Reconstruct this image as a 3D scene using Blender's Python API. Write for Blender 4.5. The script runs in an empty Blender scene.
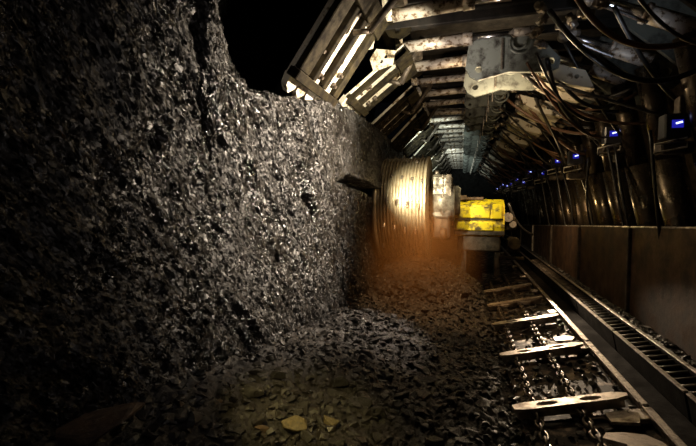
import bpy, bmesh, math, random
import numpy as np
from mathutils import Vector, Matrix

scene = bpy.context.scene
COL = scene.collection
PI = math.pi

# ------------------------------------------------------------------ camera
F_PX = 400.0
PITCH = math.atan(20.0 / F_PX)
YAW = math.atan(114.0 / F_PX * math.cos(PITCH))
cam_data = bpy.data.cameras.new('camera')
cam_data.sensor_width = 36.0
cam_data.lens = 36.0 * F_PX / 696.0
cam_data.clip_start = 0.05
cam_data.clip_end = 200
camera = bpy.data.objects.new('camera', cam_data)
COL.objects.link(camera)
camera.location = (0, 0, 1.9)
camera.rotation_euler = (PI / 2 - PITCH, 0, YAW)
scene.camera = camera

# ------------------------------------------------------------------ world, exposure, lights
world = bpy.data.worlds.new('underground')
scene.world = world
world.use_nodes = True
world.node_tree.nodes['Background'].inputs[0].default_value = (0.8, 0.85, 1.0, 1)
world.node_tree.nodes['Background'].inputs[1].default_value = 0.0012
scene.view_settings.view_transform = 'Standard'
scene.view_settings.look = 'None'
scene.view_settings.gamma = 1.0
scene.view_settings.use_curve_mapping = False
scene.view_settings.exposure = 0.0


def light(name, kind, loc, power, color, target=None, size=0.1, spot=60, blend=0.5):
    d = bpy.data.lights.new(name, kind)
    d.energy = power
    d.color = color
    if kind == 'AREA':
        d.size = size
    else:
        d.shadow_soft_size = size
    if kind == 'SPOT':
        d.spot_size = math.radians(spot)
        d.spot_blend = blend
    o = bpy.data.objects.new(name, d)
    COL.objects.link(o)
    o.location = loc
    if target is not None:
        o.rotation_euler = (Vector(target) - Vector(loc)).to_track_quat('-Z', 'Y').to_euler()
    return o


light('face_floodlight', 'SPOT', (1.0, 4.7, 3.15), 2250, (1.0, 0.83, 0.64), (-1.65, 4.2, 2.5), 0.05, 82, 1.0)
light('left_face_fill', 'SPOT', (0.5, 0.5, 2.9), 34, (1.0, 0.90, 0.86), (-1.65, 2.3, 2.2), 0.05, 84, 1.0)  # added fill from the camera side, lifts the left of the face
light('foot_glint_fill', 'SPOT', (-0.3, 6.3, 2.1), 170, (1.0, 0.82, 0.66), (-1.0, 4.9, 0.45), 0.04, 42, 0.9)  # added grazing spot, puts glints on lumps at the face foot
light('sprag_floodlight', 'SPOT', (0.2, 3.7, 2.6), 720, (1.0, 0.90, 0.68), (-1.15, 5.25, 3.8), 0.04, 48, 0.4)
light('canopy_lamp', 'POINT', (0.45, 6.22, 3.3), 44, (1.0, 0.74, 0.44), size=0.05)
light('ram_lamp', 'SPOT', (-0.3, 4.2, 2.7), 120, (1.0, 0.84, 0.72), (-0.15, 6.0, 4.05), 0.05, 60, 1.0)
light('far_canopy_lamp', 'SPOT', (-0.7, 9.0, 2.9), 520, (0.88, 1.0, 0.90), (-0.8, 12.5, 4.1), 0.05, 48, 1.0)
light('drum_lamp', 'SPOT', (-0.8, 5.7, 2.5), 900, (1.0, 0.88, 0.60), (-0.66, 8.0, 1.9), 0.04, 46, 1.0)
light('dust_lamp', 'SPOT', (-0.4, 6.0, 2.9), 380, (1.0, 0.55, 0.22), (-0.6, 6.9, 0.6), 0.06, 74, 1.0)
light('machine_headlamp', 'SPOT', (1.25, 8.9, 1.3), 620, (1.0, 0.76, 0.52), (1.35, 4.0, 0.25), 0.04, 29, 0.7)
light('far_roof_fill', 'SPOT', (-0.7, 14.5, 2.8), 800, (0.88, 1.0, 0.92), (-0.8, 19.0, 4.1), 0.05, 48, 1.0)  # added fill that brightens the farthest rams
light('plate_lamp', 'SPOT', (1.0, 8.4, 2.3), 120, (1.0, 0.66, 0.36), (2.1, 9.8, 0.9), 0.05, 90, 1.0)
light('body_lamp', 'SPOT', (0.2, 7.6, 2.9), 130, (1.0, 0.90, 0.55), (0.4, 9.4, 1.7), 0.05, 50, 0.8)
light('leg_lamp', 'POINT', (1.75, 8.6, 2.1), 15, (1.0, 0.68, 0.30), size=0.03)
light('foreground_lamp', 'SPOT', (-0.75, 1.1, 2.4), 180, (1.0, 0.78, 0.30), (-0.95, 2.35, 0.55), 0.08, 30, 1.0)
light('valve_lamp', 'SPOT', (0.8, 3.9, 2.7), 45, (0.8, 0.86, 1.0), (1.5, 5.1, 3.8), 0.03, 50, 1.0)

# ------------------------------------------------------------------ materials


def nt_new(name):
    m = bpy.data.materials.new(name)
    m.use_nodes = True
    nt = m.node_tree
    return m, nt, nt.nodes['Principled BSDF']


def noise(nt, scale, detail=6, rough=0.6, coord='Object', dist=0.0, stretch=None):
    tc = nt.nodes.new('ShaderNodeTexCoord')
    n = nt.nodes.new('ShaderNodeTexNoise')
    n.inputs['Scale'].default_value = scale
    n.inputs['Detail'].default_value = detail
    n.inputs['Roughness'].default_value = rough
    n.inputs['Distortion'].default_value = dist
    if stretch:
        mp = nt.nodes.new('ShaderNodeMapping')
        mp.inputs['Scale'].default_value = stretch
        nt.links.new(tc.outputs[coord], mp.inputs[0])
        nt.links.new(mp.outputs[0], n.inputs['Vector'])
    else:
        nt.links.new(tc.outputs[coord], n.inputs['Vector'])
    return n


def ramp(nt, src, stops):
    r = nt.nodes.new('ShaderNodeValToRGB')
    e = r.color_ramp.elements
    while len(e) < len(stops):
        e.new(0.5)
    for el, (p, c) in zip(e, stops):
        el.position = p
        el.color = c if len(c) == 4 else (*c, 1)
    nt.links.new(src, r.inputs[0])
    return r


def bump(nt, bsdf, src, strength, dist, prev=None):
    b = nt.nodes.new('ShaderNodeBump')
    b.inputs['Strength'].default_value = strength
    b.inputs['Distance'].default_value = dist
    nt.links.new(src, b.inputs['Height'])
    if prev:
        nt.links.new(prev.outputs[0], b.inputs['Normal'])
    nt.links.new(b.outputs[0], bsdf.inputs['Normal'])
    return b


def coal_mat(name, c0, c1, rough, s1=45, s2=14, bs=1.0, facet=0.9, streak=False):
    m, nt, b = nt_new(name)
    n = noise(nt, s2, 8, 0.7)
    r = ramp(nt, n.outputs[0], [(0.35, c0), (0.68, c1)])
    nt.links.new(r.outputs[0], b.inputs['Base Color'])
    b.inputs['Specular IOR Level'].default_value = 0.75
    nl = noise(nt, 2.6, 5, 0.7, dist=0.6)
    rr = ramp(nt, nl.outputs[0], [(0.36, (min(rough + 0.34, 0.9),) * 3), (0.60, (rough,) * 3)])
    nt.links.new(rr.outputs[0], b.inputs['Roughness'])
    tc = nt.nodes.new('ShaderNodeTexCoord')
    vec = tc.outputs['Object']
    if streak:          # grain drawn out along the cutter's sweep in the plane of the face
        cm = nt.nodes.new('ShaderNodeCombineXYZ')
        for k_, dv in enumerate(((1, 0, 0), (0, 0.8, 0.6), (0, 0.6 * 0.42, -0.8 * 0.42))):
            dn = nt.nodes.new('ShaderNodeVectorMath'); dn.operation = 'DOT_PRODUCT'
            dn.inputs[1].default_value = dv
            nt.links.new(vec, dn.inputs[0]); nt.links.new(dn.outputs['Value'], cm.inputs[k_])
        vec = cm.outputs[0]
    n2 = noise(nt, s1 * 1.6, 5, 0.75)
    nt.links.new(vec, n2.inputs['Vector'])
    bp = bump(nt, b, n2.outputs[0], 0.8 * bs, 0.02)
    prev = bp.outputs[0]
    for sc, k in ((s1, facet), (s1 * 0.42, facet * 0.6)):       # cleaved facets, each tilted its own way
        v = nt.nodes.new('ShaderNodeTexVoronoi')
        v.inputs['Scale'].default_value = sc
        nt.links.new(vec, v.inputs['Vector'])
        sub = nt.nodes.new('ShaderNodeVectorMath'); sub.operation = 'SUBTRACT'
        sub.inputs[1].default_value = (0.5, 0.5, 0.5)
        nt.links.new(v.outputs['Color'], sub.inputs[0])
        mul = nt.nodes.new('ShaderNodeVectorMath'); mul.operation = 'SCALE'
        mul.inputs['Scale'].default_value = k
        nt.links.new(sub.outputs[0], mul.inputs[0])
        ad = nt.nodes.new('ShaderNodeVectorMath'); ad.operation = 'ADD'
        nt.links.new(mul.outputs[0], ad.inputs[0]); nt.links.new(prev, ad.inputs[1])
        no = nt.nodes.new('ShaderNodeVectorMath'); no.operation = 'NORMALIZE'
        nt.links.new(ad.outputs[0], no.inputs[0])
        prev = no.outputs[0]
    nt.links.new(prev, b.inputs['Normal'])
    return m


def metal_mat(name, paint, grime, lo=0.42, hi=0.58, rough=0.45, metallic=0.3, scale=9, bstr=0.25, third=None, stretch=None):
    m, nt, b = nt_new(name)
    n = noise(nt, scale, 8, 0.65, stretch=stretch)
    stops = [(lo, grime), (hi, paint)]
    if third:
        stops = [(lo, grime), ((lo + hi) / 2, third), (hi, paint)]
    r = ramp(nt, n.outputs[0], stops)
    nt.links.new(r.outputs[0], b.inputs['Base Color'])
    rr = ramp(nt, n.outputs[0], [(lo, (min(rough + 0.3, 1),) * 3), (hi, (rough,) * 3)])
    nt.links.new(rr.outputs[0], b.inputs['Roughness'])
    b.inputs['Metallic'].default_value = metallic
    n2 = noise(nt, scale * 5, 6, 0.7)
    bump(nt, b, n2.outputs[0], bstr, 0.01)
    return m


M = {}
M['coal_face'] = coal_mat('coal_face', (0.004, 0.0037, 0.0034), (0.030, 0.026, 0.022), 0.22, 95, 14, 1.2, 2.1, True)
M['coal'] = coal_mat('coal', (0.010, 0.009, 0.008), (0.028, 0.022, 0.016), 0.28, 26, 7, 0.6, 0.5)
M['coal_floor'] = coal_mat('coal_floor', (0.010, 0.008, 0.007), (0.024, 0.018, 0.013), 0.40, 40, 6, 1.0, 0.9)
M['brown_rock'] = coal_mat('brown_rock', (0.05, 0.03, 0.018), (0.15, 0.09, 0.045), 0.6, 22, 6, 0.5, 0.2)
M['yellow_lit_rock'] = coal_mat('yellow_lit_rock', (0.05, 0.04, 0.02), (0.20, 0.15, 0.06), 0.5, 22, 6, 0.5, 0.2)  # yellow cast of the light put into the rock colour
M['rock_roof'] = coal_mat('rock_roof', (0.015, 0.014, 0.013), (0.05, 0.045, 0.04), 0.7, 10, 3)
M['cream'] = metal_mat('cream_paint', (0.80, 0.74, 0.60), (0.05, 0.035, 0.02), 0.34, 0.46, 0.4, 0.1, 7, 0.25, (0.36, 0.27, 0.16))
M['olive'] = metal_mat('olive_grime', (0.026, 0.020, 0.009), (0.006, 0.0045, 0.003), 0.38, 0.62, 0.6, 0.0, 8, 0.3)
M['olive'].node_tree.nodes['Principled BSDF'].inputs['Specular IOR Level'].default_value = 0.12
M['greygreen'] = metal_mat('grey_green_paint', (0.30, 0.33, 0.30), (0.04, 0.035, 0.03), 0.34, 0.52, 0.5, 0.1, 6, 0.25)
M['ram'] = metal_mat('flaked_ram_paint', (0.62, 0.56, 0.48), (0.07, 0.045, 0.03), 0.36, 0.50, 0.42, 0.2, 14, 0.4, (0.22, 0.15, 0.09))
M['steel_dark'] = metal_mat('grimy_steel', (0.13, 0.105, 0.08), (0.025, 0.02, 0.016), 0.35, 0.65, 0.4, 0.6, 8, 0.3)
M['steel_worn'] = metal_mat('worn_steel', (0.55, 0.50, 0.44), (0.10, 0.075, 0.055), 0.35, 0.60, 0.3, 0.85, 12, 0.3)
M['shaded_greygreen'] = metal_mat('shaded_grey_green_paint', (0.12, 0.13, 0.11), (0.02, 0.018, 0.015), 0.34, 0.55, 0.5, 0.1, 6, 0.25)  # grey-green paint darkened, its weaker light put into the colour
M['spill'] = metal_mat('spill_plate_rust', (0.085, 0.048, 0.026), (0.015, 0.010, 0.007), 0.35, 0.65, 0.45, 0.35, 4, 0.35)
M['rust'] = metal_mat('rusty_plate', (0.20, 0.115, 0.06), (0.05, 0.03, 0.018), 0.35, 0.65, 0.5, 0.35, 5, 0.35)
M['drum'] = metal_mat('scoured_drum_steel', (0.62, 0.56, 0.42), (0.25, 0.19, 0.11), 0.35, 0.65, 0.42, 0.7, 10, 0.2, stretch=(8, 0.6, 0.6))
M['arm'] = metal_mat('scraped_arm_steel', (0.26, 0.24, 0.20), (0.05, 0.04, 0.03), 0.38, 0.60, 0.4, 0.4, 7, 0.3)
M['yellow'] = metal_mat('yellow_paint', (0.85, 0.66, 0.02), (0.07, 0.05, 0.015), 0.38, 0.52, 0.4, 0.0, 5, 0.3, (0.45, 0.33, 0.03))
M['leg'] = metal_mat('oiled_leg_steel', (0.11, 0.09, 0.06), (0.04, 0.03, 0.022), 0.35, 0.65, 0.15, 0.8, 6, 0.08)
m, nt, b = nt_new('chrome')
b.inputs['Base Color'].default_value = (0.75, 0.77, 0.80, 1); b.inputs['Metallic'].default_value = 1; b.inputs['Roughness'].default_value = 0.27
M['chrome'] = m
M['bar'] = metal_mat('polished_bar_steel', (0.58, 0.51, 0.43), (0.20, 0.15, 0.11), 0.3, 0.55, 0.38, 0.6, 12, 0.2)
M['near_black'] = metal_mat('near_black_steel', (0.012, 0.010, 0.008), (0.006, 0.005, 0.004), 0.4, 0.7, 0.75, 0.0, 6, 0.4)  # even near-black for rack and trough
M['canopy'] = metal_mat('shade_dark_canopy_steel', (0.022, 0.017, 0.013), (0.006, 0.005, 0.004), 0.4, 0.7, 0.6, 0.2, 6, 0.3)  # grimy steel darkened further, underside shadow put into its colour
M['near_black'].node_tree.nodes['Principled BSDF'].inputs['Specular IOR Level'].default_value = 0.08
M['deck'] = metal_mat('greasy_deck_steel', (0.16, 0.11, 0.075), (0.012, 0.009, 0.007), 0.50, 0.62, 0.35, 0.4, 6, 0.3)
M['chain'] = metal_mat('greasy_chain_steel', (0.20, 0.17, 0.14), (0.03, 0.025, 0.02), 0.35, 0.6, 0.28, 0.9, 14, 0.3)
m, nt, b = nt_new('rubber')
b.inputs['Base Color'].default_value = (0.018, 0.017, 0.016, 1); b.inputs['Roughness'].default_value = 0.38
M['rubber'] = m
m, nt, b = nt_new('brown_hose')
b.inputs['Base Color'].default_value = (0.16, 0.085, 0.05, 1); b.inputs['Roughness'].default_value = 0.4
M['hose_brown'] = m
m, nt, b = nt_new('black_plastic')
b.inputs['Base Color'].default_value = (0.03, 0.03, 0.035, 1); b.inputs['Roughness'].default_value = 0.35
M['plastic'] = m


def emit(name, col, s):
    m, nt, b = nt_new(name)
    b.inputs['Base Color'].default_value = (*[c * 0.2 for c in col], 1)
    b.inputs['Emission Color'].default_value = (*col, 1)
    b.inputs['Emission Strength'].default_value = s
    return m


M['blue_screen'] = emit('blue_screen', (0.03, 0.03, 0.8), 0.4)
M['screen_text'] = emit('screen_text', (0.6, 0.7, 1.0), 2.5)
M['lamp_glow'] = emit('lamp_glow', (1.0, 0.85, 0.55), 12.0)

# ------------------------------------------------------------------ mesh helpers


class MB:
    def __init__(s):
        s.bm = bmesh.new()

    def box(s, c, size, rot=None, b=0.008):
        c = Vector(c)
        h = Vector(size) / 2
        b = min(b, min(h) * 0.45)
        R = rot if rot is not None else Matrix.Identity(3)
        V = {}
        for sx in (-1, 1):
            for sy in (-1, 1):
                for sz in (-1, 1):
                    sg = (sx, sy, sz)
                    for ax in range(3):
                        p = Vector([sg[i] * (h[i] - (0 if i == ax else b)) for i in range(3)])
                        V[sg, ax] = s.bm.verts.new(c + R @ p)
        fs = []
        for ax in range(3):
            o = [i for i in range(3) if i != ax]
            for sa in (-1, 1):
                q = []
                for (p, r) in ((-1, -1), (1, -1), (1, 1), (-1, 1)):
                    sg = [0, 0, 0]; sg[ax] = sa; sg[o[0]] = p; sg[o[1]] = r
                    q.append(V[tuple(sg), ax])
                if (sa < 0) != (ax == 1):
                    q.reverse()
                fs.append(q)
        for ax in range(3):      # edges running along ax
            o = [i for i in range(3) if i != ax]
            for p in (-1, 1):
                for r in (-1, 1):
                    a = [0, 0, 0]; a[ax] = -1; a[o[0]] = p; a[o[1]] = r
                    d = list(a); d[ax] = 1
                    a, d = tuple(a), tuple(d)
                    q = [V[a, o[0]], V[d, o[0]], V[d, o[1]], V[a, o[1]]]
                    if (p * r > 0) != (ax == 1):
                        q.reverse()
                    fs.append(q)
        for sx in (-1, 1):
            for sy in (-1, 1):
                for sz in (-1, 1):
                    q = [V[(sx, sy, sz), i] for i in range(3)]
                    if sx * sy * sz < 0:
                        q.reverse()
                    fs.append(q)
        for q in fs:
            s.bm.faces.new(q)
        return s

    def cyl(s, p0, p1, r0, r1=None, n=16, cap=True):
        r1 = r0 if r1 is None else r1
        p0, p1 = Vector(p0), Vector(p1)
        q = (p1 - p0).to_track_quat('Z', 'Y').to_matrix()
        ra, rb = [], []
        for i in range(n):
            d = q @ Vector((math.cos(2 * PI * i / n), math.sin(2 * PI * i / n), 0))
            ra.append(s.bm.verts.new(p0 + d * r0)); rb.append(s.bm.verts.new(p1 + d * r1))
        for i in range(n):
            f = s.bm.faces.new((ra[i], ra[(i + 1) % n], rb[(i + 1) % n], rb[i])); f.smooth = n > 8
        if cap:
            s.bm.faces.new(ra[::-1]); s.bm.faces.new(rb)
        return s

    def tube(s, pts, r, n=7, closed=False):
        pts = [Vector(p) for p in pts]
        N = len(pts)
        rings = []
        up = Vector((0.13, 0.2, 1)).normalized()
        for i, p in enumerate(pts):
            if closed:
                t = pts[(i + 1) % N] - pts[i - 1]
            else:
                t = pts[min(i + 1, N - 1)] - pts[max(i - 1, 0)]
            t.normalize()
            a = up.cross(t)
            if a.length < 0.05:
                a = Vector((1, 0, 0)).cross(t)
            a.normalize()
            c = t.cross(a)
            up = c
            rings.append([s.bm.verts.new(p + a * math.cos(2 * PI * k / n) * r + c * math.sin(2 * PI * k / n) * r) for k in range(n)])
        rng = range(N) if closed else range(N - 1)
        for i in rng:
            A, B = rings[i], rings[(i + 1) % N]
            for k in range(n):
                f = s.bm.faces.new((A[k], A[(k + 1) % n], B[(k + 1) % n], B[k])); f.smooth = True
        if not closed:
            s.bm.faces.new(rings[0][::-1]); s.bm.faces.new(rings[-1])
        return s

    def plate(s, outline, holes, t, mat):
        """outline in local xy, extruded t in local z, placed by 4x4 mat; holes = (x, y, rx, ry)"""
        b2 = bmesh.new()
        edges = []

        def loop(ps):
            vs = [b2.verts.new((x, y, 0)) for x, y in ps]
            for i in range(len(vs)):
                edges.append(b2.edges.new((vs[i], vs[(i + 1) % len(vs)])))
        loop(outline)
        for hx, hy, rx, ry in holes:
            loop([(hx + rx * math.cos(2 * PI * i / 14), hy + ry * math.sin(2 * PI * i / 14)) for i in range(14)])
        bmesh.ops.triangle_fill(b2, use_beauty=True, edges=edges, normal=(0, 0, 1))
        g = bmesh.ops.extrude_face_region(b2, geom=b2.faces[:])
        bmesh.ops.translate(b2, verts=[v for v in g['geom'] if isinstance(v, bmesh.types.BMVert)], vec=(0, 0, t))
        bmesh.ops.recalc_face_normals(b2, faces=b2.faces[:])
        b2.transform(mat)
        me = bpy.data.meshes.new('tmp'); b2.to_mesh(me); b2.free()
        s.bm.from_mesh(me); bpy.data.meshes.remove(me)
        return s

    def build(s, name, mat, parent=None, recalc=False, loc=None):
        if recalc:
            bmesh.ops.recalc_face_normals(s.bm, faces=s.bm.faces[:])
        me = bpy.data.meshes.new(name)
        s.bm.to_mesh(me); s.bm.free()
        me.materials.append(mat)
        o = bpy.data.objects.new(name, me)
        COL.objects.link(o)
        if parent:
            o.parent = parent
        if loc is not None:
            o.location = loc
        return o


def tag(o, label=None, cat=None, group=None, kind=None):
    if label: o['label'] = label
    if cat: o['category'] = cat
    if group: o['group'] = group
    if kind: o['kind'] = kind
    return o


def empty(name, loc, rot=(0, 0, 0)):
    o = bpy.data.objects.new(name, None)
    o.empty_display_size = 0.2
    COL.objects.link(o)
    o.location = loc; o.rotation_euler = rot
    return o


def copy_tree(o, parent=None):
    c = o.copy(); COL.objects.link(c)
    if parent: c.parent = parent
    for ch in o.children:
        copy_tree(ch, c)
    return c


XZ = lambda x, y, z: Matrix.Translation((x, y, z)) @ Matrix.Rotation(PI / 2, 4, 'X')   # plate in the XZ plane
ORD = ['first', 'second', 'third', 'fourth', 'fifth', 'sixth', 'seventh', 'eighth', 'ninth', 'tenth', 'eleventh',
       'twelfth', 'thirteenth', 'fourteenth', 'fifteenth', 'sixteenth', 'seventeenth']

# ---- numpy value noise


def vnoise(x, y, seed=0):
    xi = np.floor(x).astype(np.int64); yi = np.floor(y).astype(np.int64)
    xf = x - xi; yf = y - yi

    def h(a, b):
        n = (a * 374761393 + b * 668265263 + seed * 1442695041) & 0xFFFFFFFF
        n = ((n ^ (n >> 13)) * 1274126177) & 0xFFFFFFFF
        return ((n ^ (n >> 16)) & 0xFFFF) / 65535.0
    u = xf * xf * (3 - 2 * xf); v = yf * yf * (3 - 2 * yf)
    return (h(xi, yi) * (1 - u) + h(xi + 1, yi) * u) * (1 - v) + (h(xi, yi + 1) * (1 - u) + h(xi + 1, yi + 1) * u) * v * 1.0


def fbm(x, y, oct=4, seed=0, gain=0.5):
    s = 0; a = 1.0; t = 0
    for k in range(oct):
        s = s + a * vnoise(x * 2 ** k, y * 2 ** k, seed + k * 17); t += a; a *= gain
    return s / t - 0.5


def ridge(x, y, oct=3, seed=0):
    return 1 - 2 * np.abs(fbm(x, y, oct, seed)) * 2


def sstep(a, b, x):
    t = np.clip((x - a) / (b - a), 0, 1)
    return t * t * (3 - 2 * t)


def grid_mesh(name, P, mat, smooth=False, flip=False):
    """P: (n, m, 3) array"""
    n, m_, _ = P.shape
    me = bpy.data.meshes.new(name)
    idx = np.arange(n * m_).reshape(n, m_)
    q = np.stack([idx[:-1, :-1], idx[1:, :-1], idx[1:, 1:], idx[:-1, 1:]], -1).reshape(-1, 4)
    if flip: q = q[:, ::-1]
    nf = len(q)
    me.vertices.add(n * m_); me.loops.add(nf * 4); me.polygons.add(nf)
    me.vertices.foreach_set('co', P.reshape(-1).astype(np.float32))
    me.loops.foreach_set('vertex_index', q.reshape(-1).astype(np.int32))
    me.polygons.foreach_set('loop_start', np.arange(0, nf * 4, 4, dtype=np.int32))
    me.polygons.foreach_set('loop_total', np.full(nf, 4, dtype=np.int32))
    me.update(calc_edges=True)
    if smooth:
        me.polygons.foreach_set('use_smooth', np.ones(nf, dtype=bool))
    me.materials.append(mat)
    o = bpy.data.objects.new(name, me)
    COL.objects.link(o)
    return o


# ------------------------------------------------------------------ setting: face, floor, roof, gob wall
FX = -1.65
yy = np.concatenate([0.15 + 9.2 * (np.linspace(0, 1, 620) ** 1.5), np.linspace(9.5, 40, 60)])
zz = np.concatenate([np.linspace(-0.3, 4.95, 400), np.linspace(5.2, 12.5, 14)])
Yg, Zg = np.meshgrid(yy, zz, indexing='ij')
# height of the top edge of the standing coal; above it a recess made deep enough to stay black
topY = np.array([0, 1.9, 2.2, 2.42, 2.62, 2.85, 3.1, 3.5, 4.0, 4.6, 5.2, 6.5, 9, 40])
topZ = np.array([5.2, 4.6, 3.75, 3.2, 2.92, 2.86, 2.86, 2.90, 2.98, 3.10, 3.2, 3.25, 3.3, 3.3])
ztop = np.interp(Yg, topY, topZ) + 0.05 * fbm(Yg * 6, Zg * 0 + 1, 3, 5) + 0.05 * fbm(Yg * 18, Zg * 0 + 2, 2, 9)
# curved coordinate: cutter arcs sweep down to the right
arc = np.hypot(Yg - 1.2, Zg - 4.8)
ang = np.arctan2(Zg - 4.8, Yg - 1.2)
smooth_zone = sstep(4.1, 4.7, Yg) * sstep(2.0, 2.25, Zg) + 0.25 * sstep(5.6, 6.4, Yg)
smooth_zone = np.clip(smooth_zone, 0, 1)
rough_amp = 1 - 0.72 * smooth_zone
st = (Yg + 0.75 * Zg) + 0.25 * fbm(Yg * 1.5, Zg * 1.5, 2, 33)          # streaks sweep down to the right
sa = (0.75 * Yg - Zg)
d = 0.20 * fbm(Yg * 0.9, Zg * 0.9, 3, 1)
d = d + rough_amp * sstep(1.7, 2.8, Yg) * (0.12 * fbm(st * 3.0, sa * 0.9, 3, 203) + 0.05 * fbm(st * 9, sa * 2, 2, 205))
d = d + rough_amp * (0.075 * fbm(st * 4.0, sa * 0.8, 2, 3) + 0.060 * fbm(st * 15, sa * 2.5, 2, 13))
d = d + rough_amp * (0.06 * fbm(Yg * 3.0, Zg * 3.0, 4, 11) + 0.034 * fbm(Yg * 13, Zg * 13, 3, 21, 0.65))
d = d + rough_amp * (0.034 * fbm(Yg * 38, Zg * 38, 2, 27, 0.8)) + 0.014 * fbm(Yg * 60, Zg * 60, 2, 29, 0.9)
d = d + smooth_zone * 0.012 * fbm(Yg * 26, Zg * 4, 3, 41)
# curved vertical fissure near the cavity
fy = np.interp(Zg, [1.6, 2.1, 2.6, 3.2, 4.9], [2.75, 2.47, 2.36, 2.22, 2.12]) + 0.05 * fbm(Zg * 5, Zg * 0, 2, 6)
fis = np.exp(-((Yg - fy) / 0.028) ** 2) * sstep(1.9, 2.5, Zg)
d = d - 0.13 * fis
fy2 = np.interp(Zg, [1.4, 1.9, 2.5, 3.3, 4.9], [2.25, 2.0, 1.85, 1.8, 1.75]) + 0.06 * fbm(Zg * 4, Zg * 0, 2, 8)
d = d - 0.03 * np.exp(-((Yg - fy2) / 0.08) ** 2) * sstep(1.5, 2.3, Zg)
# smoother bench standing proud to the right of a broken groove
yb = np.interp(Zg, [1.2, 2.0, 2.4, 2.8, 3.0], [4.6, 3.85, 3.65, 3.72, 3.9]) + 0.10 * fbm(Zg * 6, Zg * 0 + 3, 3, 14)
d = d + 0.06 * sstep(0, 0.16, Yg - yb) * sstep(1.5, 2.1, Zg)
yg = np.interp(Zg, [1.6, 2.0, 2.3, 2.6, 2.9], [4.0, 3.65, 3.35, 3.1, 2.95]) + 0.12 * fbm(Zg * 5, Zg * 0 + 7, 3, 15)
d = d - 0.07 * np.exp(-((Yg - yg) / 0.16) ** 2) * sstep(2.0, 2.4, Zg) * (0.9 + fbm(Yg * 5, Zg * 3, 2, 18))
# ledge : upper bench overhangs lower coal
lz = np.interp(Yg, [1.0, 1.6, 2.2, 3.2, 4.3, 5.0, 5.25, 5.6, 7.0, 7.9], [2.05, 2.0, 2.02, 1.93, 2.0, 2.2, 2.26, 2.26, 2.14, 2.1]) + 0.03 * fbm(Yg * 8, Zg * 0, 3, 12)
la = np.interp(Yg, [1.0, 1.5, 2.4, 3.0, 4.0, 4.7, 5.0, 7.8, 8.2], [0.0, 0.01, 0.025, 0.012, 0.012, 0.05, 0.12, 0.15, 0.15])
d = d + la * (sstep(0, 0.035, Zg - lz) * np.exp(-np.clip(Zg - lz, 0, 9) / 1.2)) - 0.4 * la * np.exp(-((Zg - lz + 0.045) / 0.045) ** 2)
wdg = np.interp(Yg, [4.7, 5.4, 7.0, 7.8], [0.0, 0.03, 0.055, 0.07])
d = d - 0.30 * sstep(4.7, 5.0, Yg) * np.exp(-((Zg - lz + wdg) / (wdg + 0.015)) ** 4)
# lower coal bellies slightly toward the floor
d = d + 0.10 * sstep(1.8, 0.8, Zg)
cav = sstep(0, 0.06, Zg - ztop)
Xg = FX + d - cav * (7.0 + 0.5 * fbm(Yg * 2, Zg * 2, 3, 55))
face = grid_mesh('wall_left', np.stack([Xg, Yg, Zg], -1), M['coal_face'], flip=True)
tag(face, kind='structure')


def floor_z(X, Y):
    """numpy height of the loose floor"""
    side = np.interp(Y, [0, 1.2, 2.5, 4.0, 6.5, 9, 40], [1.05, 1.02, 0.82, 0.58, 0.32, 0.25, 0.2])
    t = np.clip((0.5 - X) / 2.2, 0, 1)
    z = side * t ** 1.15
    z = z + 0.48 * np.exp(-((X + 0.55) / 0.75) ** 2 - ((Y - 7.0) / 0.75) ** 2)
    deck = 0.2 * np.clip(X, 0, 2.1) - 0.16
    z = np.where(X > 0.5, deck, z)
    blend = sstep(0.35, 0.6, X)
    z = np.maximum(side * t ** 1.15, 0.82 * np.exp(-(np.abs(X + 0.75) / 1.15) ** 3 - (np.abs(Y - 7.75) / 1.15) ** 2.5)) * (1 - blend) + deck * blend
    gut = sstep(1.92, 2.0, X) * (1 - sstep(2.12, 2.3, X))
    z = z + gut * 0.18
    return z


ny = 430
fyv = 0.1 + 9.4 * (np.linspace(0, 1, ny) ** 1.35)
fyv = np.concatenate([fyv, np.linspace(9.8, 40, 50)])
fxv = np.concatenate([np.linspace(-2.6, 0.6, 250), np.linspace(0.65, 5.4, 70)])
Yf, Xf = np.meshgrid(fyv, fxv, indexing='ij')
Zf = floor_z(Xf, Yf)
amp = (1 - sstep(0.45, 0.65, Xf)) + 0.3
Zf = Zf + amp * (0.12 * fbm(Xf * 2.2, Yf * 2.2, 3, 61) + 0.09 * np.abs(fbm(Xf * 8, Yf * 8, 3, 63)) + 0.035 * fbm(Xf * 26, Yf * 26, 3, 65))
floor = grid_mesh('floor', np.stack([Xf, Yf, Zf], -1), M['coal_floor'])
tag(floor, kind='structure')

cx = np.linspace(-9.0, 5.5, 90); cy = np.linspace(-0.2, 40, 160)
Yc, Xc = np.meshgrid(cy, cx, indexing='ij')
Zc = 4.95 + 0.3 * fbm(Xc * 1.1, Yc * 1.1, 4, 71) + 7.0 * (1 - sstep(-2.5, -1.8, Xc))      # raised far from the lamps to keep the cavity black
tag(grid_mesh('ceiling', np.stack([Xc, Yc, Zc], -1), M['rock_roof'], flip=True), kind='structure')
gz = np.linspace(-0.3, 5.2, 40)
Yw, Zw = np.meshgrid(cy, gz, indexing='ij')
tag(grid_mesh('wall_right', np.stack([5.3 + 0.4 * fbm(Yw, Zw, 3, 81), Yw, Zw], -1), M['rock_roof']), kind='structure')
ex = np.linspace(-3.4, 5.6, 40)
Xe, Ze = np.meshgrid(ex, gz, indexing='ij')
tag(grid_mesh('wall_back', np.stack([Xe, 33 + 0.4 * fbm(Xe, Ze, 3, 91), Ze], -1), M['rock_roof']), kind='structure')

# ------------------------------------------------------------------ roof supports
rnd = random.Random(4)


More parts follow.
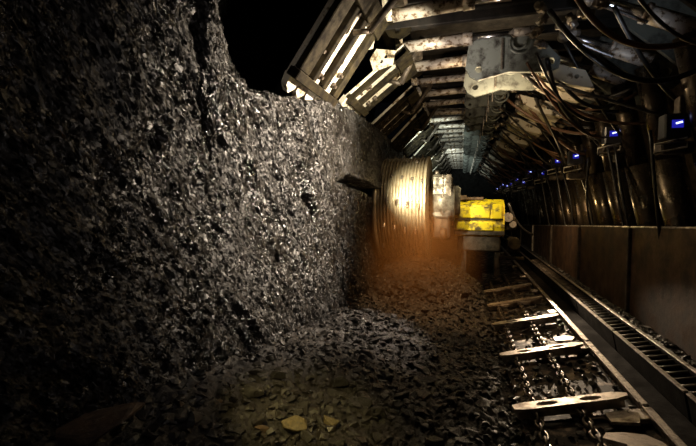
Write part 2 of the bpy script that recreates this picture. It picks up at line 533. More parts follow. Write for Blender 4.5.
def flipper(parent, angle, width=1.30, y0=0.02, length=1.22, hinge=(-1.18, 4.22), ribs=((0.14, 0.24), (0.43, 0.08), (0.77, 0.12), (1.20, 0.16))):
    """hinged face sprag: x' = width (Y), v = down the plate; angle from vertical toward the coal"""
    a = angle
    v = Vector((-math.sin(a), 0, -math.cos(a)))
    u = Vector((0, 1, 0))
    n = Vector((math.cos(a), 0, -math.sin(a)))           # toward the conveyor
    R = Matrix((u, v, n)).transposed()
    O = Vector((hinge[0], y0, hinge[1]))
    P = lambda uu, vv, nn: O + u * uu + v * vv + n * nn
    L = length; W = width
    base = MB().box(P(W / 2, L / 2, 0), (W, L, 0.05), R).build('sprag_plate', M['cream'], parent)
    # longitudinal ribs
    for k, (uc, w) in enumerate(ribs):
        w = w * W / 1.3
        uc = uc * W / 1.3
        MB().box(P(uc, L * 0.46, 0.055), (w, L * 0.90, 0.075), R).build('rib', M['olive'], base)
    MB().box(P(W / 2, L - 0.05, 0.05), (W, 0.10, 0.13), R).build('tip_bar', M['olive'], base)
    MB().box(P(W / 2, 0.10, 0.06), (W, 0.22, 0.13), R).build('hinge_box', M['olive'], base)
    nt_ = 5
    for i in range(nt_):
        t = MB()
        uu = W * (i + 0.5) / nt_
        t.plate([(-0.12, 0), (0.12, 0), (0.10, 0.10), (0.02, 0.17), (-0.08, 0.11)], [], 0.07,
                Matrix.Translation(P(uu, L - 0.02, -0.03)) @ R.to_4x4())
        t.build('tooth', M['cream'], base)
    for (uu, vv) in ((0.20, L * 0.70), (0.20, L * 0.80), (0.30, L * 0.66), (1.06, L * 0.82), (1.06, L * 0.70), (0.60, L * 0.84), (0.55, L * 0.20)):
        uu = uu * W / 1.3
        bt = MB()
        bt.cyl(P(uu, vv, 0.02), P(uu, vv, 0.055), 0.038, n=12)
        bt.cyl(P(uu, vv, 0.05), P(uu, vv, 0.085), 0.022, n=6)
        bt.build('bolt', M['steel_dark'], base)
    # actuating ram from canopy to the plate
    MB().cyl((-0.55, y0 + W * 0.5, 4.16), P(W * 0.5, 0.30, 0.22), 0.04, n=14).cyl(P(W * 0.5, 0.30, 0.22), P(W * 0.5, 0.40, 0.08), 0.03).build('sprag_ram', M['steel_dark'], parent)
    return base


def hose_pts(a, b, sag, wob=0.05, n=12, r=rnd):
    a, b = Vector(a), Vector(b)
    o = Vector((r.uniform(-wob, wob), r.uniform(-wob, wob), 0))
    return [a.lerp(b, i / n) + Vector((0, 0, -sag)) * (4 * (i / n) * (1 - i / n)) + o * math.sin(PI * i / n) for i in range(n + 1)]


def make_support(k, Y0):
    rs = random.Random(100 + k)
    root = empty('roof_support', (0, Y0, 0))
    tag(root, None, 'mine roof support', 'powered roof supports standing in a row along the coal face')
    # canopy with stiffening ribs
    c = MB().box((1.25, 0.83, 4.45), (4.75, 1.56, 0.22), b=0.03)
    for y in (0.12, 0.83, 1.54):
        c.box((1.2, y, 4.29), (4.5, 0.07, 0.13))
    can = c.build('canopy', M['canopy'], root)
    MB().box((-1.02, 0.83, 4.34), (0.26, 1.56, 0.12), b=0.02).build('canopy_nose', M['olive'], can)
    # knuckle plates below canopy nose
    for y in (0.14, 1.1):
        MB().plate([(0, 0), (0.36, 0), (0.30, -0.18), (0.16, -0.26), (0.02, -0.2), (-0.06, -0.08)], [(0.14, -0.14, 0.04, 0.04)], 0.05, XZ(-1.0, y, 4.34)).build('hinge_lug', M['olive'], root)
    MB().box((-0.70, 0.72, 4.14), (0.20, 0.4, 0.18), b=0.03).build('valve_block', M['steel_dark'], root)
    # two sprag rams lying across under the canopy
    for y in (0.25, 1.10):
        z = 4.05 + rs.uniform(-0.02, 0.02)
        dz = rs.uniform(-0.02, 0.05)
        rb = 0.078 if k < 3 else 0.056
        r = MB().cyl((-0.80, y, z), (0.10, y, z + dz), rb, n=20).cyl((-0.02, y, z + dz * 0.8), (0.10, y, z + dz), rb + 0.01, n=20)
        r.cyl((-0.80, y, z), (-0.90, y, z), 0.06)
        ram = r.build('ram_barrel', M['ram'], root)
        MB().cyl((0.10, y, z + dz), (0.62, y, z + dz * 1.5), 0.042, n=16).build('ram_rod', M['chrome'], ram)
        MB().cyl((0.60, y - 0.001, z + dz * 1.5), (0.85, y, z + dz * 1.8), 0.058, n=16).build('ram_eye', M['ram'], ram)
        # cream lug at the left end of each ram, catching the light
        MB().plate([(-0.04, 0.10), (0.05, 0.10), (0.07, -0.04), (0.03, -0.10), (-0.03, -0.05)], [(0.015, 0.0, 0.015, 0.015)], 0.05,
                   XZ(-0.86, y - 0.09, z + 0.02)).build('ram_lug', M['cream'], root)
        # thin pipe beside it
        MB().cyl((-0.72, y + 0.2, z + 0.14), (0.5, y + 0.2, z + 0.10), 0.022, n=8).build('pipe', M['steel_worn'], root)
    # big grey-green lug plates hanging under the canopy
    for y, x0, pm in () if k == 1 else ((0.42, 0.06, 'greygreen'), (1.26, 0.04, 'rust' if k == 0 else 'greygreen')):
        MB().plate([(0, 0.48), (0.62, 0.50), (0.95, 0.34), (1.12, 0.14), (1.10, 0.02), (0.95, -0.02), (0.5, 0.02), (0.12, -0.06), (0.02, 0.0), (-0.04, 0.12)],
                   [(0.13, 0.08, 0.045, 0.045), (1.00, 0.11, 0.05, 0.05)], 0.06,
                   XZ(x0, y, 3.60) if k < 3 else XZ(x0, y, 3.78) @ Matrix.Scale(0.62, 4)).build('lug_plate', M[pm if k < 3 else 'shaded_greygreen'], root)
        MB().box((x0 + 0.42, y - 0.08, 3.86), (0.03, 0.04, 0.42)).build('stiffener', M['steel_worn'], root)
        for q in range(2):
            cxh = x0 + 0.62 + q * 0.02
            MB().tube([(cxh + (0.08 + 0.06 * q) * math.cos(a), y - 0.12, 3.96 + (0.08 + 0.06 * q) * math.sin(a)) for a in np.linspace(PI * 0.9, PI * 2.05, 12)], 0.018).build('looped_pipe', M['greygreen'], root)
    # stabiliser rams running down toward the gob side
    for y in (0.35, 1.15):
        a = Vector((1.22, y, 4.02)); bb = Vector((1.72, y, 3.80)); cc = Vector((2.15, y, 3.60))
        s = MB().cyl(bb, cc, 0.085, n=18).cyl(bb, bb.lerp(cc, 0.1), 0.1, n=18).build('stabiliser_barrel', M['ram'], root)
        MB().cyl(a, bb, 0.05, n=16).build('stabiliser_rod', M['chrome'], s)
        MB().cyl(a + Vector((0.1, -0.1, -0.14)), bb + Vector((0.0, -0.1, -0.14)), 0.018, n=8).build('pipe', M['chrome'], s)
        MB().cyl(a - Vector((0, 0.09, 0)), a + Vector((0, 0.09, 0)), 0.075, n=14).build('rod_pin', M['steel_worn'], s)
    # leg top housings
    for y in (0.12, 0.98):
        MB().plate([(0, 0.95), (1.1, 0.95), (1.1, 0.35), (0.80, 0.02), (0.55, 0.0), (0.18, 0.35), (-0.12, 0.62)],
                   [(0.30, 0.52, 0.05, 0.05), (0.72, 0.25, 0.05, 0.05)], 0.05, XZ(1.85, y, 3.38)).build('side_plate', M['shaded_greygreen'], root)
    # legs
    for y in (0.38, 1.20):
        p0 = Vector((2.78, y, 0.62)); p1 = Vector((2.12, y, 3.55))
        pa = p0.lerp(p1, 0.62)
        lg = MB().cyl(p0, pa, 0.165, n=40)
        lg = lg.build('leg', M['leg'], root)
        MB().cyl(pa, p1, 0.125, n=24).build('leg_rod', M['leg'], lg)
        MB().cyl(p0 - Vector((0, 0, 0.16)), p0 + Vector((0, 0, 0.05)), 0.22, 0.19, n=20).build('foot_socket', M['steel_dark'], lg)
    # base pontoons and rear shield
    for y in (0.42, 1.22):
        MB().plate([(0, 0.42), (0, 0.12), (0.22, 0), (2.3, 0), (2.3, 0.5), (0.9, 0.5), (0.7, 0.2), (0.3, 0.2)], [], 0.56, XZ(2.38, y + 0.28, 0.32)).build('base_pontoon', M['steel_dark'], root)
    sh = MB().plate([(3.3, 4.3), (3.62, 4.3), (4.78, 1.1), (4.5, 0.9), (4.35, 1.1)], [], 1.5, XZ(0, 1.58, 0))
    sh.build('caving_shield', M['steel_dark'], root)
    # control box with blue display
    zo = (-0.04, -0.02, 0.10)[k % 3]
    bx = MB().box((2.10, 1.38, 2.78 + zo), (0.24, 0.16, 0.26), b=0.015).build('control_box', M['plastic'], root)
    MB().box((2.09, 1.296, 2.80 + zo), (0.10, 0.008, 0.08), b=0.001).build('display', M['blue_screen'], bx)
    MB().box((2.10, 1.290, 2.81 + zo), (0.06, 0.006, 0.018), Matrix.Rotation(-0.25, 3, 'Y'), b=0.001).build('display_digits', M['screen_text'], bx)
    MB().tube([(x, 1.26, z + zo) for x, z in [(1.88, 2.50), (2.16, 2.56), (2.16, 2.65), (1.88, 2.59)]], 0.010, closed=True, n=6).build('guard_frame', M['cream'], bx)
    MB().box((2.10, 1.38, 2.56 + zo), (0.30, 0.2, 0.12), b=0.02).build('valve_bank', M['steel_dark'], root)
    MB().box((2.16, 1.38, 2.75), (0.06, 0.12, 0.5)).build('bracket', M['steel_dark'], root)
    # clamps, fittings in the middle
    for q in range(9):
        x = rs.uniform(0.75, 1.35); y = rs.uniform(0.3, 1.4); z = rs.uniform(3.62, 3.95)
        d = Vector((rs.uniform(-1, 1), rs.uniform(-0.4, 0.4), rs.uniform(-0.8, 0.4))).normalized()
        p = Vector((x, y, z))
        MB().cyl(p, p + d * 0.14, 0.032, n=10).cyl(p + d * 0.05, p + d * 0.09, 0.05, n=6).build('hose_fitting', M['steel_worn'], root)
    if k > 1: MB().plate([(0, 0), (0.55, -0.18), (0.66, -0.42), (0.35, -0.34), (0.05, -0.16)], [(0.45, -0.25, 0.03, 0.03)], 0.8, XZ(0.95, 1.3, 3.78)).build('guard_plate', M['cream'], root)
    # hydraulic hoses
    for q in range(9 if k > 1 else 3):
        x0 = rs.uniform(0.7, 1.3); x1 = rs.uniform(1.9, 2.5)
        y0 = rs.uniform(0.1, 1.5); y1 = rs.uniform(0.1, 1.6)
        z0 = rs.uniform(3.65, 4.0); z1 = rs.uniform(2.7, 3.4)
        MB().tube(hose_pts((x0, y0, z0), (x1, y1, z1), rs.uniform(0.05, 0.35), 0.12, 14, rs), rs.choice([0.016, 0.02, 0.026]), 7
                  ).build('hydraulic_hose', M['hose_brown'] if q % 3 == 0 else M['rubber'], root)
    for q in range(2):
        x = rs.uniform(1.95, 2.2); y = rs.uniform(0.6, 1.6)
        MB().tube(hose_pts((x, y, 2.7), (x + 0.3, y + rs.uniform(-0.3, 0.3), 0.9), 0.0, 0.14, 12, rs), 0.018, 7).build('hydraulic_hose', M['rubber'], root)
    return root


N_UNITS = 14
PITCH_Y = 1.75
protos = [make_support(k, 0) for k in range(5)]
flip_angle = [0, 0, 0, 0.86, 0.78, 0.84, 0.76, 0.80, 0.74, 0.8, 0.76, 0.8, 0.76, 0.8]
units = []
for k in range(N_UNITS):
    r = protos[k] if k < 5 else copy_tree(protos[3 + k % 2])
    r.location = (0, 1.85 + PITCH_Y * k, 0)
    units.append(r)
for k, r in enumerate(units):
    if k == 0: flipper(r, 1.42, 1.2, 0.05, 1.2, (-1.10, 4.22))
    elif k == 1: flipper(r, 0.62, 1.20, 0.0, 1.15, (-0.97, 4.08))
    elif k == 2: flipper(r, 0.92, 0.85, -0.12, 1.0, (-0.74, 3.92), ((0.04, 0.08), (0.60, 0.14), (1.24, 0.10)))
    else: flipper(r, flip_angle[k], 1.1, 0.05, 1.05, (-0.86, 3.95), ((0.04, 0.08), (0.40, 0.10), (0.85, 0.10), (1.26, 0.08)))
    if k == 1:
        for bx_, by_, bz_, sc_ in ((-1.42, 1.42, 3.76, 1.0), (-1.14, 1.66, 3.62, 0.8)):
            MB().plate([(0, 0), (0.32, 0.08), (0.36, 0.30), (0.05, 0.36), (-0.06, 0.2)], [(0.13, 0.15, 0.03, 0.03), (0.2, 0.22, 0.03, 0.03)], 0.05, XZ(bx_, by_, bz_) @ Matrix.Scale(sc_, 4)).build('bolted_bracket', M['cream'], r)
    jr = random.Random(900 + k)
    for ch in r.children:
        if ch.name.startswith('control_box') or ch.name.startswith('valve_bank'):
            ch.location = (jr.uniform(-0.06, 0.02), 0, jr.uniform(-0.16, 0.10)) if k > 2 else (0.02 if k == 1 else 0, 0, -0.07 if k == 1 else 0)
    extra = {0: 'cut off by the top edge', 1: 'its lit slotted sprag hanging over the cavity',
             2: 'its small bolted sprag tilted outward'}.get(k, 'rams dimly lit' if k > 4 else 'right behind bright sprags')
    r['label'] = f'steel roof support, {ORD[k]} in row from camera, {extra}'

# ------------------------------------------------------------------ armoured conveyor
TILT = math.atan(0.2)
conv = empty('armoured_conveyor', (0, 0, 0), (0, -TILT, 0))
tag(conv, 'steel scraper chain conveyor running along the floor between rubble and plates', 'conveyor')
# conveyor-local: x across deck (distance along tilt), z normal to deck
Y_A, Y_B = 2.0, 28.0
PANL = 1.5
y = Y_A
while y < 20:
    p = MB().box((0.97, y + PANL / 2, -0.045), (0.92, PANL - 0.02, 0.05))
    p.build('deck_pan', M['deck'], conv)
    # side rail: flat topped lip with joint
    r = MB().box((1.42, y + PANL / 2, 0.055), (0.055, PANL - 0.035, 0.04)).box((1.425, y + PANL / 2, -0.02), (0.04, PANL - 0.03, 0.14))
    r.box((1.385, y + PANL / 2, 0.085), (0.014, PANL - 0.06, 0.012), b=0.003)
    r.box((1.36, y + PANL - 0.05, 0.02), (0.16, 0.16, 0.04))
    r.build('side_rail', M['steel_worn'], conv)
    y += PANL
# haulage rack
y = Y_A
while y < 20:
    rk = MB().box((1.70, y + PANL / 2, 0.02), (0.03, PANL - 0.03, 0.26)).box((1.92, y + PANL / 2, 0.02), (0.03, PANL - 0.03, 0.26))
    rk.box((1.81, y + PANL / 2, -0.06), (0.2, PANL - 0.03, 0.04))
    rck = rk.build('haulage_rack', M['near_black'], conv)
    MB().box((1.70, y + PANL / 2, 0.155), (0.036, PANL - 0.03, 0.014), b=0.004).box((1.92, y + PANL / 2, 0.155), (0.036, PANL - 0.03, 0.014), b=0.004).build('rack_edge', M['steel_worn'], rck)
    yy_ = y + 0.07
    while yy_ < min(y + PANL - 0.04, 11):
        t = MB()
        t.cyl((1.715, yy_, 0.105), (1.905, yy_, 0.105), 0.020, n=10)
        yy_ += 0.125
        t.build('rack_tooth', M['steel_dark'], rck)
    y += PANL
# side trough wall between rail and rack
MB().box((1.56, 11, -0.06), (0.22, 18, 0.04)).build('cable_trough', M['near_black'], conv)
# flight bars with two oval holes
bars = [2.50, 3.58, 4.80, 5.98, 7.1, 8.2]
for i, by in enumerate(bars):
    mb = MB()
    w = 0.066
    ol = [(-0.44, -w * 0.6), (-0.36, -w), (0.34, -w * 0.9), (0.44, -w * 0.4), (0.46, w * 0.3), (0.36, w), (-0.36, w * 0.95), (-0.44, w * 0.6)]
    mb.plate(ol, [(-0.17, 0, 0.085, 0.037), (0.17, 0, 0.085, 0.037)], 0.03,
             Matrix.Translation((0.90, by, 0.075)) @ Matrix.Rotation(0.14, 4, 'Z') @ Matrix.Rotation(-0.03, 4, 'X'))
    mb.box((0.90, by + 0.02, 0.03), (0.84, 0.05, 0.07), Matrix.Rotation(0.14, 3, 'Z'))
    mb.build('flight_bar', M['bar'], conv)


def link_pts(y, x, z, vertical, L=0.115, w=0.027):
    pts = []
    for i in range(12):
        a = 2 * PI * i / 12
        dy = math.copysign(abs(math.cos(a)) ** 0.7, math.cos(a)) * L / 2
        dw = math.sin(a) * w
        pts.append((x, y + dy, z + dw) if vertical else (x + dw, y + dy, z))
    return pts


for x in (0.63, 0.97):
    ch = MB()
    y = 2.1; v = False
    while y < 10:
        ch.tube(link_pts(y, x, 0.055, v), 0.013, n=5, closed=True)
        y += 0.088; v = not v
    ch.build('scraper_chain', M['chain'], conv)
# connector brackets between deck and rail
for by in (3.42, 5.25):
    MB().plate([(-0.12, -0.12), (0.10, -0.16), (0.16, 0.02), (0.06, 0.15), (-0.12, 0.08)], [], 0.03, Matrix.Translation((1.22, by, 0.02)) @ Matrix.Rotation(-0.10, 4, 'X') @ Matrix.Scale(0.8, 4)).build('deck_lug', M['steel_worn'], conv)

# worn steel scoop plate at the bottom edge of the picture
sp = MB().plate([(-0.22, -0.05), (-0.17, 0.05), (-0.05, 0.10), (0.08, 0.11), (0.14, 0.02), (0.16, -0.22), (-0.10, -0.25), (-0.10, -0.10)], [], 0.03,
                Matrix.Translation((1.12, 2.93, 0.34)) @ Matrix.Rotation(-0.14, 4, 'X'))
sp = sp.build('steel_plate', M['bar'])
tag(sp, 'curved scraped steel plate lying on the conveyor at the bottom edge', 'plate')

# ------------------------------------------------------------------ spill plates
edges = [1.28, 3.66, 6.05, 8.35, 10.75, 13.4, 16.0, 18.8, 21.6]
ez = lambda y: 1.9 - 0.0525 * y * 0.962 * 1.0 - 0.012
for i in range(len(edges) - 1):
    y0, y1 = edges[i] + 0.03, edges[i + 1] - 0.03
    pr = empty('spill_plate', (2.12, y0, 0.3))
    pts = [(0, 0.10), (0, ez(y0) - 0.3), (y1 - y0, ez(y1) - 0.3), (y1 - y0, 0.10)]
    Myz = Matrix(((0, 0, 1, 0), (1, 0, 0, 0), (0, 1, 0, 0), (0, 0, 0, 1)))
    MB().plate(pts, [], 0.05, Myz).build('panel', M['spill'], pr)
    a = Vector((-0.005, 0, ez(y0) - 0.3)); bb = Vector((-0.005, y1 - y0, ez(y1) - 0.3))
    MB().cyl(a + Vector((0.02, 0, 0)), bb + Vector((0.02, 0, 0)), 0.018, n=8).build('top_edge', M['steel_worn'], pr)
    st = MB()
    st.box((-0.02, y1 - y0 - 0.03, (ez(y1) - 0.3) / 2 + 0.05), (0.05, 0.05, ez(y1) - 0.3 - 0.12))
    st.build('joint_strap', M['steel_worn'] if i == 4 else M['steel_dark'], pr)
    tag(pr, f'rusty brown steel spill plate standing beside the conveyor, {ORD[i]} plate from the camera', 'steel plate',
        'spill plates standing along the conveyor')

# ------------------------------------------------------------------ shearer
sh = empty('coal_shearer', (0.3, 9.5, 0.3))
tag(sh, 'yellow coal shearing machine with big steel cutting drum against the face', 'mining machine')


def S(x, y, z):
    return (x - 0.3, y - 9.5, z - 0.3)


DX0, DX1 = -1.60, -0.62
DC = (8.15, 1.80)
db = MB()
db.cyl(S(DX0, *DC), S(DX1, *DC), 0.95, n=72)
db.cyl(S(DX0 + 0.02, *DC), S(DX0 + 0.1, *DC), 1.05, n=72)
db.cyl(S(DX1 - 0.05, *DC), S(DX1, *DC), 1.02, n=72)
drum = db.build('cutting_drum', M['drum'], sh)
vn = MB()
turns = 14
steps = turns * 48
prev = None
for i in range(steps + 1):
    a = 2 * PI * i / 48
    x = DX0 + 0.1 + (DX1 - DX0 - 0.15) * i / steps
    cur = []
    for rr, dx in ((0.93, -0.02), (1.0, -0.010), (1.0, 0.010), (0.93, 0.02)):
        cur.append(vn.bm.verts.new(S(x + dx, DC[0] + rr * math.cos(a), DC[1] + rr * math.sin(a))))
    if prev:
        for q in range(3):
            f = vn.bm.faces.new((prev[q], prev[q + 1], cur[q + 1], cur[q])); f.smooth = False
    prev = cur
vn.build('spiral_vane', M['drum'], drum, recalc=True)
for i in range(0, 60):
    a = 2 * PI * (i * 11.1) / 48
    x = DX0 + 0.08 + (DX1 - DX0 - 0.12) * (i / 60)
    rad = Vector((0, math.cos(a), math.sin(a))); tan = Vector((0, -math.sin(a), math.cos(a)))
    c = Vector(S(x, *DC)) + rad * 0.985
    dd = (rad * 0.6 + tan * 0.8).normalized()
    MB().cyl(c, c + dd * 0.08, 0.032, 0.022, n=8).cyl(c + dd * 0.08, c + dd * 0.12, 0.018, 0.004, n=8).build('cutting_pick', M['steel_worn'], drum)
ar = MB()
ar.box(S(-0.40, 8.25, 2.02), (0.40, 0.62, 0.86), Matrix.Rotation(0.04, 3, 'Y'), b=0.05)
ar.box(S(-0.28, 8.9, 1.95), (0.5, 1.0, 0.6), b=0.05)
ar.cyl(S(-0.62, 8.25, 1.9), S(-0.14, 8.25, 1.9), 0.36, n=28)
arm = ar.build('ranging_arm', M['arm'], sh)
MB().box(S(-0.36, 7.93, 2.05), (0.02, 0.04, 0.8), b=0.004).box(S(-0.25, 7.93, 2.05), (0.1, 0.02, 0.8), b=0.004).build('arm_seam', M['steel_dark'], arm)
MB().box(S(-0.40, 8.2, 1.45), (0.36, 0.4, 0.5), b=0.04).cyl(S(-0.4, 7.98, 1.3), S(-0.3, 7.98, 1.3), 0.12, n=14).build('water_block', M['rust'], sh)
# yellow body: sloping hood, side face, fins
bd = MB()
bd.plate([(0, 1.40), (0.04, 1.85), (0.32, 1.98), (1.0, 1.98), (5.0, 1.95), (5.0, 1.22), (0.1, 1.18)], [], 1.02,
         Matrix.Translation(S(-0.15, 9.0, 0)) @ Matrix(((0, 0, 1, 0), (1, 0, 0, 0), (0, 1, 0, 0), (0, 0, 0, 1))))
body = bd.build('machine_body', M['yellow'], sh)
pn = MB()
pn.box(S(0.22, 8.98, 1.70), (0.70, 0.06, 0.24), b=0.02)
pn.box(S(0.72, 8.97, 1.72), (0.20, 0.10, 0.32), b=0.02)
pn.box(S(0.26, 8.97, 1.40), (0.76, 0.08, 0.18), b=0.02)
pn.build('hood_panel', M['yellow'], body)
MB().box(S(0.35, 9.0, 1.55), (0.98, 0.05, 0.04)).box(S(0.36, 9.02, 1.26), (1.02, 0.10, 0.09)).build('hood_seam', M['steel_dark'], body)
MB().box(S(0.2, 9.4, 2.0), (0.5, 0.4, 0.06)).box(S(0.0, 9.15, 2.02), (0.2, 0.1, 0.1)).build('top_cover', M['rust'], body)
uf = MB()
uf.box(S(0.35, 10.6, 1.05), (0.9, 3.0, 0.4), b=0.03)
uf.box(S(0.05, 9.3, 0.75), (0.12, 0.3, 0.9)); uf.box(S(0.75, 9.3, 0.75), (0.12, 0.3, 0.9))
uf.build('underframe', M['steel_dark'], sh)
tr = MB()
tr.box(S(1.0, 9.3, 1.45), (0.24, 0.35, 0.30), b=0.04).box(S(1.06, 9.2, 1.0), (0.24, 0.5, 0.34), b=0.05).box(S(1.02, 9.05, 0.74), (0.5, 0.14, 0.07), b=0.02)
tr.cyl(S(1.06, 8.9, 1.05), S(1.06, 9.1, 1.05), 0.12, n=18)
tr.build('haulage_shoe', M['olive'], sh)
MB().cyl(S(0.94, 9.02, 1.60), S(0.94, 9.13, 1.60), 0.10, n=18).cyl(S(1.04, 9.05, 1.45), S(1.04, 9.13, 1.45), 0.07, n=18).build('hose_coupling', M['steel_worn'], sh)
MB().tube(hose_pts(S(0.95, 9.1, 1.9), S(1.5, 9.6, 1.2), 0.1, 0.1, 12), 0.03).build('supply_hose', M['rubber'], sh)
lp = MB().cyl(S(-0.5, 8.3, 2.46), S(-0.5, 8.3, 2.55), 0.05, n=12).build('lamp_housing', M['steel_worn'], sh)

# ------------------------------------------------------------------ dust
dm = bpy.data.materials.new('orange_dust'); dm.use_nodes = True
nt = dm.node_tree
nt.nodes.remove(nt.nodes['Principled BSDF'])
pv = nt.nodes.new('ShaderNodeVolumePrincipled')
pv.inputs['Color'].default_value = (0.80, 0.42, 0.16, 1)
pv.inputs['Anisotropy'].default_value = 0.2
tc = nt.nodes.new('ShaderNodeTexCoord')
gr = nt.nodes.new('ShaderNodeTexGradient'); gr.gradient_type = 'SPHERICAL'
nt.links.new(tc.outputs['Object'], gr.inputs[0])
nz = nt.nodes.new('ShaderNodeTexNoise'); nz.inputs['Scale'].default_value = 2.2; nz.inputs['Detail'].default_value = 3
nt.links.new(tc.outputs['Object'], nz.inputs['Vector'])
mu = nt.nodes.new('ShaderNodeMath'); mu.operation = 'MULTIPLY'
nt.links.new(gr.outputs['Fac'], mu.inputs[0]); nt.links.new(nz.outputs[0], mu.inputs[1])
m2 = nt.nodes.new('ShaderNodeMath'); m2.operation = 'MULTIPLY'; m2.inputs[1].default_value = 1.3
nt.links.new(mu.outputs[0], m2.inputs[0]); nt.links.new(m2.outputs[0], pv.inputs['Density'])
nt.links.new(pv.outputs[0], nt.nodes['Material Output'].inputs['Volume'])
bm = bmesh.new(); bmesh.ops.create_icosphere(bm, subdivisions=3, radius=1.0)
me = bpy.data.meshes.new('dust_cloud'); bm.to_mesh(me); bm.free(); me.materials.append(dm)
dust = bpy.data.objects.new('dust_cloud', me); COL.objects.link(dust)
dust.location = (-0.75, 6.9, 0.95); dust.scale = (1.2, 1.3, 1.25)
tag(dust, 'orange brown dust hanging in front of the cutting drum', 'dust', kind='stuff')

# ------------------------------------------------------------------ coal lumps


def rock_mesh(name, seed, mat, flat=0.6, n=16):
    r = random.Random(seed)
    bm = bmesh.new()
    for i in range(n):
        v = Vector((r.gauss(0, 1), r.gauss(0, 1), r.gauss(0, 1))).normalized() * r.uniform(0.75, 1.05)
        bm.verts.new((v.x, v.y * 0.85, v.z * flat))
    res = bmesh.ops.convex_hull(bm, input=bm.verts[:])
    bmesh.ops.delete(bm, geom=[g for g in res['geom_interior'] if isinstance(g, bmesh.types.BMVert)], context='VERTS')
    bmesh.ops.bevel(bm, geom=bm.edges[:], offset=0.05, segments=1, affect='EDGES', clamp_overlap=True)
    bmesh.ops.recalc_face_normals(bm, faces=bm.faces[:])
    me = bpy.data.meshes.new(name); bm.to_mesh(me); bm.free()
    me.materials.append(mat)
    return me


lumps = [rock_mesh('coal_lump', 200 + i, M['coal'], 0.45 + 0.08 * (i % 4), 12 + i % 6) for i in range(10)]
slabs = [rock_mesh('brown', 300 + i, M['brown_rock'], 0.5, 14) for i in range(3)]


def surf(x, y):
    X = np.array([float(x)]); Y = np.array([float(y)])
    a = (1 - sstep(0.45, 0.65, X)) + 0.3
    return float((floor_z(X, Y) + a * (0.12 * fbm(X * 2.2, Y * 2.2, 3, 61) + 0.09 * np.abs(fbm(X * 8, Y * 8, 3, 63)) + 0.035 * fbm(X * 26, Y * 26, 3, 65)))[0])


rl = random.Random(77)
G = 'coal lumps strewn over the rubble floor'
zones = [
    ('black coal lump at the bottom edge of the picture near the yellow-lit rocks', G, 34, (-1.1, -0.1), (1.75, 2.6), (0.035, 0.085)),
    ('black coal lump in the dark lower left rubble under the coal face', G, 36, (-1.45, -0.95), (1.2, 2.8), (0.03, 0.08)),
    ('black coal lump in the dark rubble right beside the near conveyor edge', G, 36, (0.0, 0.44), (2.4, 4.4), (0.04, 0.09)),
    ('coal lump in the middle of the rubble, above the yellow-lit rocks', G, 44, (-0.95, 0.0), (2.6, 4.3), (0.04, 0.11)),
    ('glinting coal lump at the foot of the coal face short of the drum', G, 34, (-1.45, -0.6), (4.0, 5.9), (0.05, 0.11)),
    ('coal lump on the rubble beside the far half of the conveyor', G, 30, (-0.5, 0.42), (4.4, 6.2), (0.04, 0.10)),
    ('dusty orange-lit coal lump heaped in front of the cutting drum', G, 45, (-1.45, 0.4), (6.0, 7.0), (0.04, 0.10)),
    ('small coal lump spilled between the toothed rack and the spill plates', G, 26, (1.97, 2.06), (3.0, 10.0), (0.03, 0.06)),
]
for lab, grp, n, xr, yr, sr in zones:
    for i in range(n):
        o = bpy.data.objects.new('coal_lump', lumps[rl.randrange(10)])
        COL.objects.link(o)
        x = rl.uniform(*xr); yv = rl.uniform(*yr); s = rl.uniform(*sr)
        o.location = (x, yv, surf(x, yv) + s * 0.2)
        o.scale = (s * rl.uniform(0.8, 1.4), s, s * rl.uniform(0.7, 1.1))
        o.rotation_euler = (rl.uniform(-0.5, 0.5), rl.uniform(-0.5, 0.5), rl.uniform(0, 6.28))
        tag(o, lab, 'coal lump', grp)


def special(x, y, s, mesh, label, rot=(0, 0, 0), sc=(1, 1, 1), cat='rock', lift=0.25):
    o = bpy.data.objects.new('rock', mesh)
    COL.objects.link(o)
    o.location = (x, y, surf(x, y) + s * lift * sc[2])
    o.scale = (s * sc[0], s * sc[1], s * sc[2]); o.rotation_euler = rot
    tag(o, label, cat)


yr_ = rock_mesh('rock', 401, M['yellow_lit_rock'], 0.6, 16)
yr2 = rock_mesh('rock', 402, M['yellow_lit_rock'], 0.6, 16)
special(-1.52, 1.32, 0.22, slabs[0], 'large dull brown rock slab lying at the lower left corner', (0.1, -0.2, 0.4), (1.2, 1.0, 0.5))
special(-0.95, 2.15, 0.10, yr_, 'yellow-lit rock at the bottom edge, largest of the yellow-lit rocks', (0.2, 0.1, 0.3))
special(-0.82, 2.45, 0.085, yr2, 'yellow-lit rock just right of and above the largest one', (0.4, 0.1, 1.3))
special(-1.05, 1.95, 0.05, slabs[1], 'small orange-brown rock left of the yellow-lit rocks at the bottom', (0, 0.3, 0.8))
special(-1.36, 2.0, 0.035, slabs[2], 'tiny orange rock far left of the yellow-lit rocks in the dark rubble', (0, 0.3, 2.0))
special(-0.92, 2.85, 0.10, lumps[2], 'broad flat olive-black coal slab above the yellow-lit rocks', (0.3, 0.2, 0.5), (1.2, 1, 0.6))

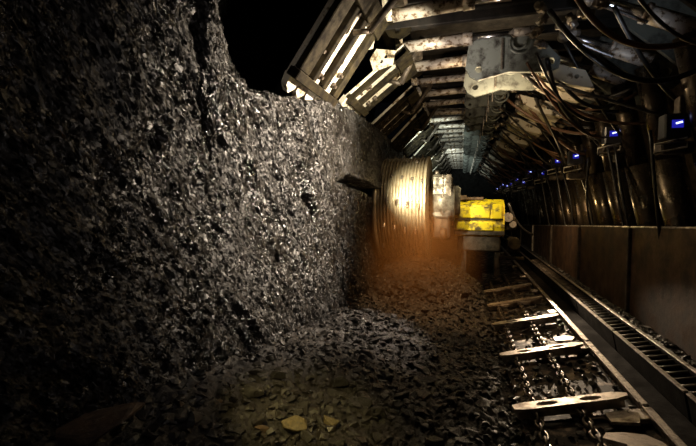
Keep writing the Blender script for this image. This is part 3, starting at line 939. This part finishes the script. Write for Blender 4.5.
# countless small fragments
fr = bmesh.new()
rs_ = random.Random(9)
templ = []
for i in range(6):
    r = random.Random(500 + i)
    b2 = bmesh.new()
    for q in range(9):
        v = Vector((r.gauss(0, 1), r.gauss(0, 1), r.gauss(0, 1))).normalized()
        b2.verts.new((v.x, v.y * 0.8, v.z * 0.55))
    res = bmesh.ops.convex_hull(b2, input=b2.verts[:])
    bmesh.ops.recalc_face_normals(b2, faces=b2.faces[:])
    b2.verts.index_update()
    templ.append(([v.co.copy() for v in b2.verts], [[v.index for v in f.verts] for f in b2.faces]))
    b2.free()
vs, fs = [], []
xs = []
for i in range(6500):
    u = rs_.random()
    if u < 0.78:
        yv = 1.2 + 6.6 * rs_.random() ** 1.2; x = rs_.uniform(-1.6, 0.55)
    elif u < 0.90:
        yv = rs_.uniform(2.4, 12); x = rs_.uniform(1.95, 2.1)
    else:
        yv = rs_.uniform(2.2, 9); x = rs_.uniform(0.48, 1.35)
    xs.append((x, yv))
XA = np.array([p[0] for p in xs]); YA = np.array([p[1] for p in xs])
aa = (1 - sstep(0.45, 0.65, XA)) + 0.3
ZA = floor_z(XA, YA) + aa * (0.12 * fbm(XA * 2.2, YA * 2.2, 3, 61) + 0.09 * np.abs(fbm(XA * 8, YA * 8, 3, 63)) + 0.035 * fbm(XA * 26, YA * 26, 3, 65))
ondeck = (XA > 0.5) & (XA < 1.4)
ZA = np.where(ondeck, 0.2 * XA - 0.01, ZA)
for (x, yv), z in zip(xs, ZA):
    s = rs_.uniform(0.012, 0.05)
    R = Matrix.Rotation(rs_.uniform(0, 6.28), 3, 'Z') @ Matrix.Rotation(rs_.uniform(-0.7, 0.7), 3, 'X')
    tv, tf = templ[rs_.randrange(6)]
    o = len(vs)
    for v in tv:
        p = R @ (v * s)
        vs.append((x + p.x, yv + p.y, z + p.z + s * 0.2))
    for f in tf:
        fs.append([q + o for q in f])
me = bpy.data.meshes.new('coal_fragments'); me.from_pydata(vs, [], fs); me.update(); me.materials.append(M['coal'])
o = bpy.data.objects.new('coal_fragments', me); COL.objects.link(o)
tag(o, 'small broken coal fragments covering the rubble floor and conveyor deck', 'coal', kind='stuff')
fr.free()

# ------------------------------------------------------------------ hoses slung along the supports
hz = [((1.35, 4.4, 3.75), (2.3, 5.2, 2.95), 0.15, 0.022, 'black hose sagging from the canopy toward the nearest display box'),
      ((1.0, 5.6, 3.7), (1.9, 7.2, 3.0), 0.10, 0.03, 'thick black hose curving below the lit cream guard plate'),
      ((1.1, 7.0, 3.55), (2.0, 9.0, 2.7), 0.12, 0.024, 'black hose drooping among the far legs')]
for a, bb, sag, r_, lab in hz:
    tag(MB().tube(hose_pts(a, bb, sag, 0.1, 20), r_, 8).build('slung_hose', M['rubber']), lab, 'hose')
